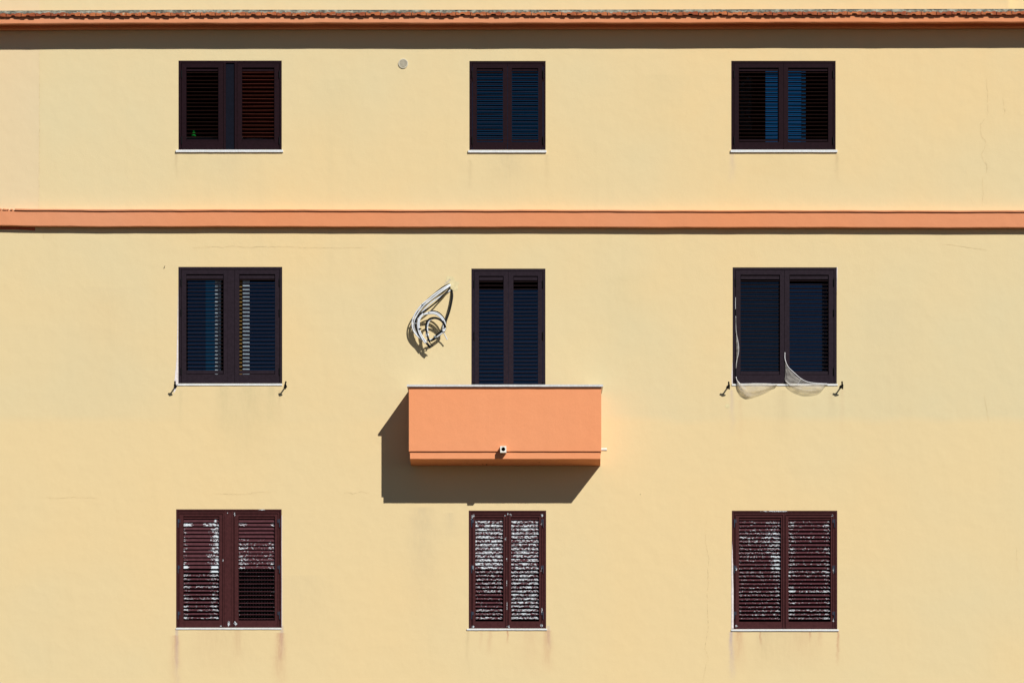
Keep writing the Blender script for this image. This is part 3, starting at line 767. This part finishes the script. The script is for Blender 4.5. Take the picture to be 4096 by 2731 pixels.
z8 = lambda L: [(3600 + x / 2.375, 240 + y / 2.375) for x, y in L]
z3 = lambda L: [(2400 + x / 1.2736, 1500 + y / 1.2736) for x, y in L]
z2 = lambda L: [(x / 1.4256, 900 + y / 1.4256) for x, y in L]
random.seed(3)
ribbon('crack', z8([(820,180),(830,300),(832,400),(836,500),(825,540),(765,610),(765,660),(775,735),(820,785),(800,840),(775,890),(782,930),(825,1000),(820,1070),(783,1130),(792,1230),(786,1300),(775,1400)]), 1.9, M['crack'], lab='long winding crack at the right of the top storey')
ribbon('crack', z8([(978,350),(985,430),(996,500),(985,535)]), 1.6, M['crack'])
ribbon('crack', z3([(540,745),(538,860),(547,900),(555,930),(548,1000),(552,1060),(545,1130),(548,1200),(552,1280),(533,1390),(552,1440),(527,1530),(526,1568)]), 1.7, M['crack'])
ribbon('crack', z2([(1100,132),(1200,125),(1260,128),(1335,120),(1400,128),(1500,125),(1660,124),(1750,130),(1900,131),(2100,130)]), 1.5, M['crack'])
ribbon('crack', z2([(250,1552),(330,1556),(420,1550),(560,1556)]), 1.1, M['crack'])
ribbon('crack', z2([(1210,1528),(1300,1535),(1400,1532),(1500,1520),(1560,1524)]), 1.1, M['crack'])
ribbon('crack', z2([(1960,1530),(1985,1522),(2010,1530),(2060,1520),(2110,1532)]), 1.1, M['crack'])
ribbon('crack', [(158, 205), (158, 500), (156, 700), (155, 836)], 1.4, M['crack'], lab='straight seam at the left of the top storey')
ribbon('crack', [(175, 936), (176, 958)], 1.4, M['crack'])
ribbon('crack', z3([(2120, 870), (2124, 940), (2125, 1000)]), 1.2, M['crack'])
ribbon('crack', z3([(1955, 100), (1965, 150), (1972, 200), (1980, 240)]), 1.1, M['crack'])
ribbon('crack', [(3760, 975), (3840, 985), (3960, 1003)], 1.0, M['crack'])
ribbon('dent', [(659.5, 1064), (657, 1070), (655, 1076)], 3.2, M['dark'], lab='small dark nick in the render')
ribbon('dent', [(2559, 1976), (2562, 1978.5)], 3.6, M['dark'], lab='tiny dark hole in the render')
def poly(name, pts, m, e=.6, th=.0, lab=None, rag=0.0, sub=6):
    P = []
    for (a, c) in zip(pts, pts[1:] + pts[:1]):
        for k in range(sub):
            t = k / sub; P.append((a[0] + (c[0] - a[0]) * t + random.uniform(-rag, rag), a[1] + (c[1] - a[1]) * t + random.uniform(-rag, rag)))
    n = len(P); b = MB(); fr_ = [W(x, y, e) for x, y in P]; bk_ = [Vector((v.x, .002, v.z)) for v in fr_]
    b.add(fr_ + bk_, [tuple(range(n))] + [(i, (i + 1) % n, (i + 1) % n + n, i + n) for i in range(n)])
    o = b.build(name, m, house, fr_[0])
    if lab: o['label'] = lab
zc_ = lambda L: [(1610 + x / 4.48, 1090 + y / 4.48) for x, y in L]
poly('plaster_patch', zc_([(800,60),(880,65),(930,95),(940,150),(1010,170),(1025,195),(985,235),(1000,300),(940,335),(880,320),(850,240),(800,200),(770,150),(790,90)]), M['patch'], .7, lab='pale yellow repair patch where the cables leave the wall', rag=.7, sub=4)
poly('cement_smear', zc_([(850,110),(868,125),(820,180),(760,215),(745,205),(800,150)]), M['smear'], .95, lab='grey cement smear above the cables', rag=.5, sub=3)
poly('plaster_strip', [(713,1145),(713,1533),(710,1535),(709,1542),(703,1560),(695,1572),(697,1530),(701,1490),(706,1440),(709.5,1300),(711,1200)], M['bare'], .5, lab='bare white plaster down the window jamb', rag=.4)
poly('plaster_strip', [(2930,1440),(2930.3,1534),(2927,1534),(2926,1500)], M['bare'], .5, rag=.2)
poly('plaster_strip', [(3347.2,1068),(3350,1069),(3349,1110),(3347.4,1180)], M['bare'], .5, rag=.2)
poly('plaster_strip', [(2928,2160),(2931,2220),(2933.5,2330),(2934.5,2512),(2926,2514),(2926,2300)], M['bare'], 1.8, rag=.5)
poly('plaster_strip', [(1126.3,2060),(1128.4,2060),(1128.6,2500),(1126.6,2508)], M['bare'], .4, rag=.3)
poly('plaster_patch', [(2907,1614),(2917,1616),(2920,1626),(2912,1632),(2905,1630),(2899,1622)], M['patch'], .5, rag=.8, sub=3)
poly('paint_patch', [(-60,905),(140.5,905),(140.5,923),(120,921),(70,918),(30,918),(-60,919)], M['redpaint'], .6, lab='terracotta paint lapping under the orange band', rag=.2)

# ------------------------------------------------------------------ cable coil hanging on the wall
anchor = W(1800, 1140, 0)
coil = empty('cable_coil', anchor)
tag(coil, 'coil of white and black cables tied up and hanging from the cream wall', 'cable')
def zp(x, y, e): return W(1610 + x / 4.48, 1090 + y / 4.48, e)
RC = 2.8 / S
def cable(pts, m, r=RC, name='cable'):
    b = MB(); b.tube([zp(*p) for p in pts], r, seg=10, steps=8); return b.build(name, m, coil, anchor, smooth=True)
cable([(852,212,0),(790,248,10),(700,302,18),(560,400,24),(440,500,27),(350,572,29),(262,680,30),(196,800,31),(172,900,32),(184,1010,33),(232,1100,34),(320,1182,35),(400,1222,34),(470,1212,33),(540,1185,32)], M['wcable'])
cable([(858,228,0),(800,272,9),(712,330,17),(590,420,24),(468,520,27),(380,592,29),(292,705,29),(232,812,30),(206,905,31),(214,1000,32),(262,1100,33),(345,1180,34),(410,1200,33)], M['wcable'])
cable([(846,206,0),(740,252,10),(640,325,15),(545,404,20),(452,482,22),(385,560,23),(330,640,24),(290,720,25)], M['bcable'])
cable([(862,318,0),(800,352,9),(700,418,16),(570,502,22),(440,612,25),(335,728,26),(272,850,27),(262,960,28),(288,1060,29),(348,1160,30),(400,1190,30)], M['wcable'])
cable([(852,268,0),(815,320,14),(770,366,22),(700,430,28),(600,532,33),(480,630,35),(360,712,36),(272,790,37),(236,880,37),(242,990,37),(284,1090,36),(352,1190,35),(420,1248,35)], M['bcable'], RC * 1.1)
cable([(428,1262,38),(372,1170,40),(322,1080,41),(300,990,42),(298,900,42),(318,820,42),(382,750,42),(470,714,43),(560,712,43),(640,742,43),(716,812,42),(760,900,41),(768,980,40),(745,1046,39),(680,1110,36),(600,1165,34),(520,1196,33)], M['wcable'])
cable([(400,1268,38),(345,1175,40),(298,1085,41),(276,990,42),(275,900,42),(300,810,42),(368,735,41)], M['wcable'])
cable([(372,755,43),(468,738,43),(560,737,43),(630,765,43),(700,830,42),(735,900,41),(752,960,40)], M['wcable'])
cable([(400,748,36),(480,706,36),(560,692,36),(650,722,37),(725,795,37),(772,890,36)], M['bcable'])
cable([(735,1075,33),(766,1000,38),(758,940,42),(712,872,44),(645,826,44),(580,810,44),(510,820,44),(452,860,44),(424,930,43),(420,1010,42),(440,1100,41),(460,1180,40),(492,1244,38)], M['bcable'], RC * 1.35)
cable([(724,1000,38),(730,925,40),(690,866,41),(636,834,41),(575,822,41),(520,836,41),(476,872,40),(452,935,40),(444,1000,40),(455,1060,40)], M['wcable'])
cable([(455,1092,42),(466,1150,42)], M['wcable'])
cable([(420,1090,41),(430,1150,41)], M['wcable'])
cable([(882,318,2),(893,420,12),(872,560,16),(832,720,21),(782,860,27),(752,980,31),(700,1075,33),(640,1145,32),(560,1200,31),(480,1216,30)], M['bcable'], RC * 1.35)
cable([(715,1035,42),(650,1085,41),(590,1142,39),(545,1190,37),(520,1235,36)], M['bcable'])
cable([(735,1060,41),(670,1115,39),(610,1160,37)], M['wcable'])
cable([(450,1190,40),(480,1240,40),(520,1290,38),(548,1322,37)], M['bcable'], RC * .7)
cable([(428,1258,38),(468,1305,38),(508,1345,37)], M['bcable'], RC * 1.7, 'cable_end_cap')
cable([(738,1075,34),(765,1130,29),(802,1204,25)], M['wcable'], RC * .8, 'cable_tail')
cable([(862,300,2),(882,316,6),(896,322,4)], M['bcable'], RC * .9)
def tie(x, y, e, dx, dy, m, r=RC * 2.0, ln=.012):
    b = MB(); c = zp(x, y, e); d = Vector((dx, 0, -dy)).normalized()
    b.tube([c - d * ln / 2, c + d * ln / 2], r, seg=12); b.build('cable_tie', m, coil, c, smooth=True)
tie(732,1040,41,1,-.8,M['wcable'],RC*2.1,.03); tie(780,350,14,-.8,.8,M['wcable'],RC*1.5,.006); tie(312,1008,42,.2,1,M['bcable'],RC*2.2,.014)
tie(236,912,37,0,1,M['wcable'],RC*1.5,.006); tie(360,578,29,-.6,.8,M['tie'],RC*2.0,.005); tie(475,715,43,1,-.1,M['tie'],RC*1.9,.006)
tie(432,956,43,0,1,M['tie'],RC*1.5,.006); tie(442,1085,42,.1,1,M['tie'],RC*2.1,.007); tie(578,1150,39,1,-.8,M['tie'],RC*1.8,.02); tie(188,852,31,-.2,1,M['tie'],RC*1.5,.005)

# ------------------------------------------------------------------ sheer curtains caught outside
def z6(x, y, e): return W(2880 + x / 2.8, 1040 + y / 2.8, e)
def loft(b, A, B, nu=40, nv=14, bulge=5, ripple=1.0, rn=5, mi=0, seed=1):
    """cloth between two polylines"""
    def res(P, n):
        Q = catmull([z6(*p) for p in P], 12); L = [0]
        for a, c in zip(Q, Q[1:]): L.append(L[-1] + (c - a).length)
        out = []
        for i in range(n + 1):
            t = L[-1] * i / n; k = max(j for j in range(len(L)) if L[j] <= t + 1e-9); k = min(k, len(Q) - 2)
            seg = L[k+1] - L[k] or 1; out.append(Q[k].lerp(Q[k+1], min(1, (t - L[k]) / seg)))
        return out
    a, c = res(A, nu), res(B, nu); vs = []; fs = []; rd = random.Random(seed); ph = [rd.uniform(0, 6) for _ in range(4)]
    for j in range(nv + 1):
        t = j / nv
        for i in range(nu + 1):
            u = i / nu; p = a[i].lerp(c[i], t)
            p.y -= (bulge * math.sin(math.pi * t) + ripple * (math.sin(t * rn * 3.1 + u * 4 + ph[0]) + .6 * math.sin(t * rn * 6 - u * 7 + ph[1]))) / S
            vs.append(p)
    for j in range(nv):
        for i in range(nu): k = j * (nu + 1) + i; fs.append((k, k+1, k+nu+2, k+nu+1))
    b.add(vs, fs, mi)
cur = empty('sheer_curtain', W(2960, 1560, 4))
tag(cur, 'sheer cream curtain hanging over the left half of the sill and out at the hinges', 'curtain', 'curtains caught outside the shutters')
b = MB(); loft(b, [(181,1312,4),(212,1372,7),(300,1384,7),(440,1381,7),(560,1384,7),(645,1392,6)], [(180,1330,4),(215,1432,7),(248,1488,9),(300,1531,10),(420,1508,9),(540,1462,8),(642,1396,6)], nu=70, nv=26, bulge=9, ripple=1.1, rn=3, seed=2)
b.build('drape', M['sheer'], cur, W(2960, 1560, 4), smooth=True)
b = MB(); loft(b, [(196,1360,6),(230,1420,9),(290,1470,10),(360,1500,10)], [(188,1375,6),(205,1432,8),(240,1492,9),(300,1530,9)], nu=20, nv=8, bulge=4, ripple=1.5, seed=5)
b.build('fold', M['sheer'], cur, W(2960, 1560, 4), smooth=True)
b = MB(); loft(b, [(178,640,1),(186,760,2),(177,900,3),(182,1060,3),(178,1214,2)], [(179,640,1),(190,820,3),(211,960,5),(207,1050,5),(182,1216,2)], nu=30, nv=8, bulge=3, ripple=1.0, seed=3)
b.build('side_strip', M['hem'] if False else M['sheer'], cur, W(2960, 1560, 4), smooth=True)
b = MB(); b.tube([z6(*p) for p in [(180,1308,5),(190,1345,7),(225,1385,9),(260,1420,10),(285,1440,10)]], 1.6 / S, seg=6)
b.tube([z6(*p) for p in [(174,420,1),(173,500,1),(176,620,2),(178,740,2),(184,830,4),(200,900,5),(210,975,6),(206,1050,6),(186,1130,5),(180,1214,3)]], .8 / S, seg=6)
b.tube([z6(*p) for p in [(230,1386,9),(300,1384,9),(440,1381,9),(560,1385,9),(640,1393,8)]], 1.1 / S, seg=6)
b.build('hem', M['hem'], cur, W(2960, 1560, 4), smooth=True)
cur = empty('sheer_curtain', W(3220, 1560, 4))
tag(cur, 'sheer curtain with white hem sweeping from between the leaves over the right sill half', 'curtain', 'curtains caught outside the shutters')
b = MB(); loft(b, [(727,1040,1),(729,1110,2),(760,1190,4),(820,1252,5),(900,1322,6),(970,1360,7),(1060,1376,8),(1200,1384,7)], [(727,1042,1),(728,1150,1),(729,1230,1),(730,1300,2),(731,1350,3),(800,1384,6),(960,1386,8),(1200,1387,7)], bulge=1.5, ripple=.8, rn=5, seed=4)
b.build('drape', M['sheer'], cur, W(3220, 1560, 4), smooth=True)
b = MB(); loft(b, [(731,1350,3),(790,1386,7),(900,1388,8),(1050,1388,8),(1200,1388,7)], [(731,1355,3),(780,1412,8),(860,1464,10),(945,1491,11),(1040,1494,11),(1130,1470,10),(1200,1390,7)], nu=70, nv=26, bulge=8, ripple=1.1, rn=3, seed=6)
b.build('fold', M['sheer'], cur, W(3220, 1560, 4), smooth=True)
b = MB(); b.tube([z6(*p) for p in [(727,1035,1),(729,1110,3),(760,1190,5),(820,1252,6),(900,1322,7),(970,1360,8),(1060,1377,9),(1200,1385,8)]], 1.5 / S, seg=6)
b.tube([z6(*p) for p in [(731,1350,4),(790,1388,9),(900,1388,9),(1050,1387,9),(1215,1387,8)]], 1.1 / S, seg=6)
b.tube([z6(*p) for p in [(905,1328,8),(888,1358,9),(872,1384,9)]], .5 / S, seg=6)
b.build('hem', M['hem'], cur, W(3220, 1560, 4), smooth=True)

# ------------------------------------------------------------------ green bottle behind the top left shutter
bb = W(775, 546.5, -62)
b = MB(); prof = [(0, 0), (9.5, 0), (10, 1), (10, 11), (8.6, 13), (4, 15.5), (3, 17), (3, 21), (3.6, 21), (3.6, 24), (0, 24)]; n = 24; vs = []; fs = []
for (r, h) in prof:
    for k in range(n): a = 2 * math.pi * k / n; vs.append((bb.x + r / S * math.cos(a), bb.y + r / S * math.sin(a), bb.z + h / S))
for i in range(len(prof) - 1):
    for k in range(n): fs.append((i*n+k, i*n+(k+1)%n, (i+1)*n+(k+1)%n, (i+1)*n+k))
b.add(vs, fs); o = b.build('bottle', M['green'], None, bb, smooth=True)
tag(o, 'small bright green bottle glimpsed between the slats of the top left shutter', 'bottle')
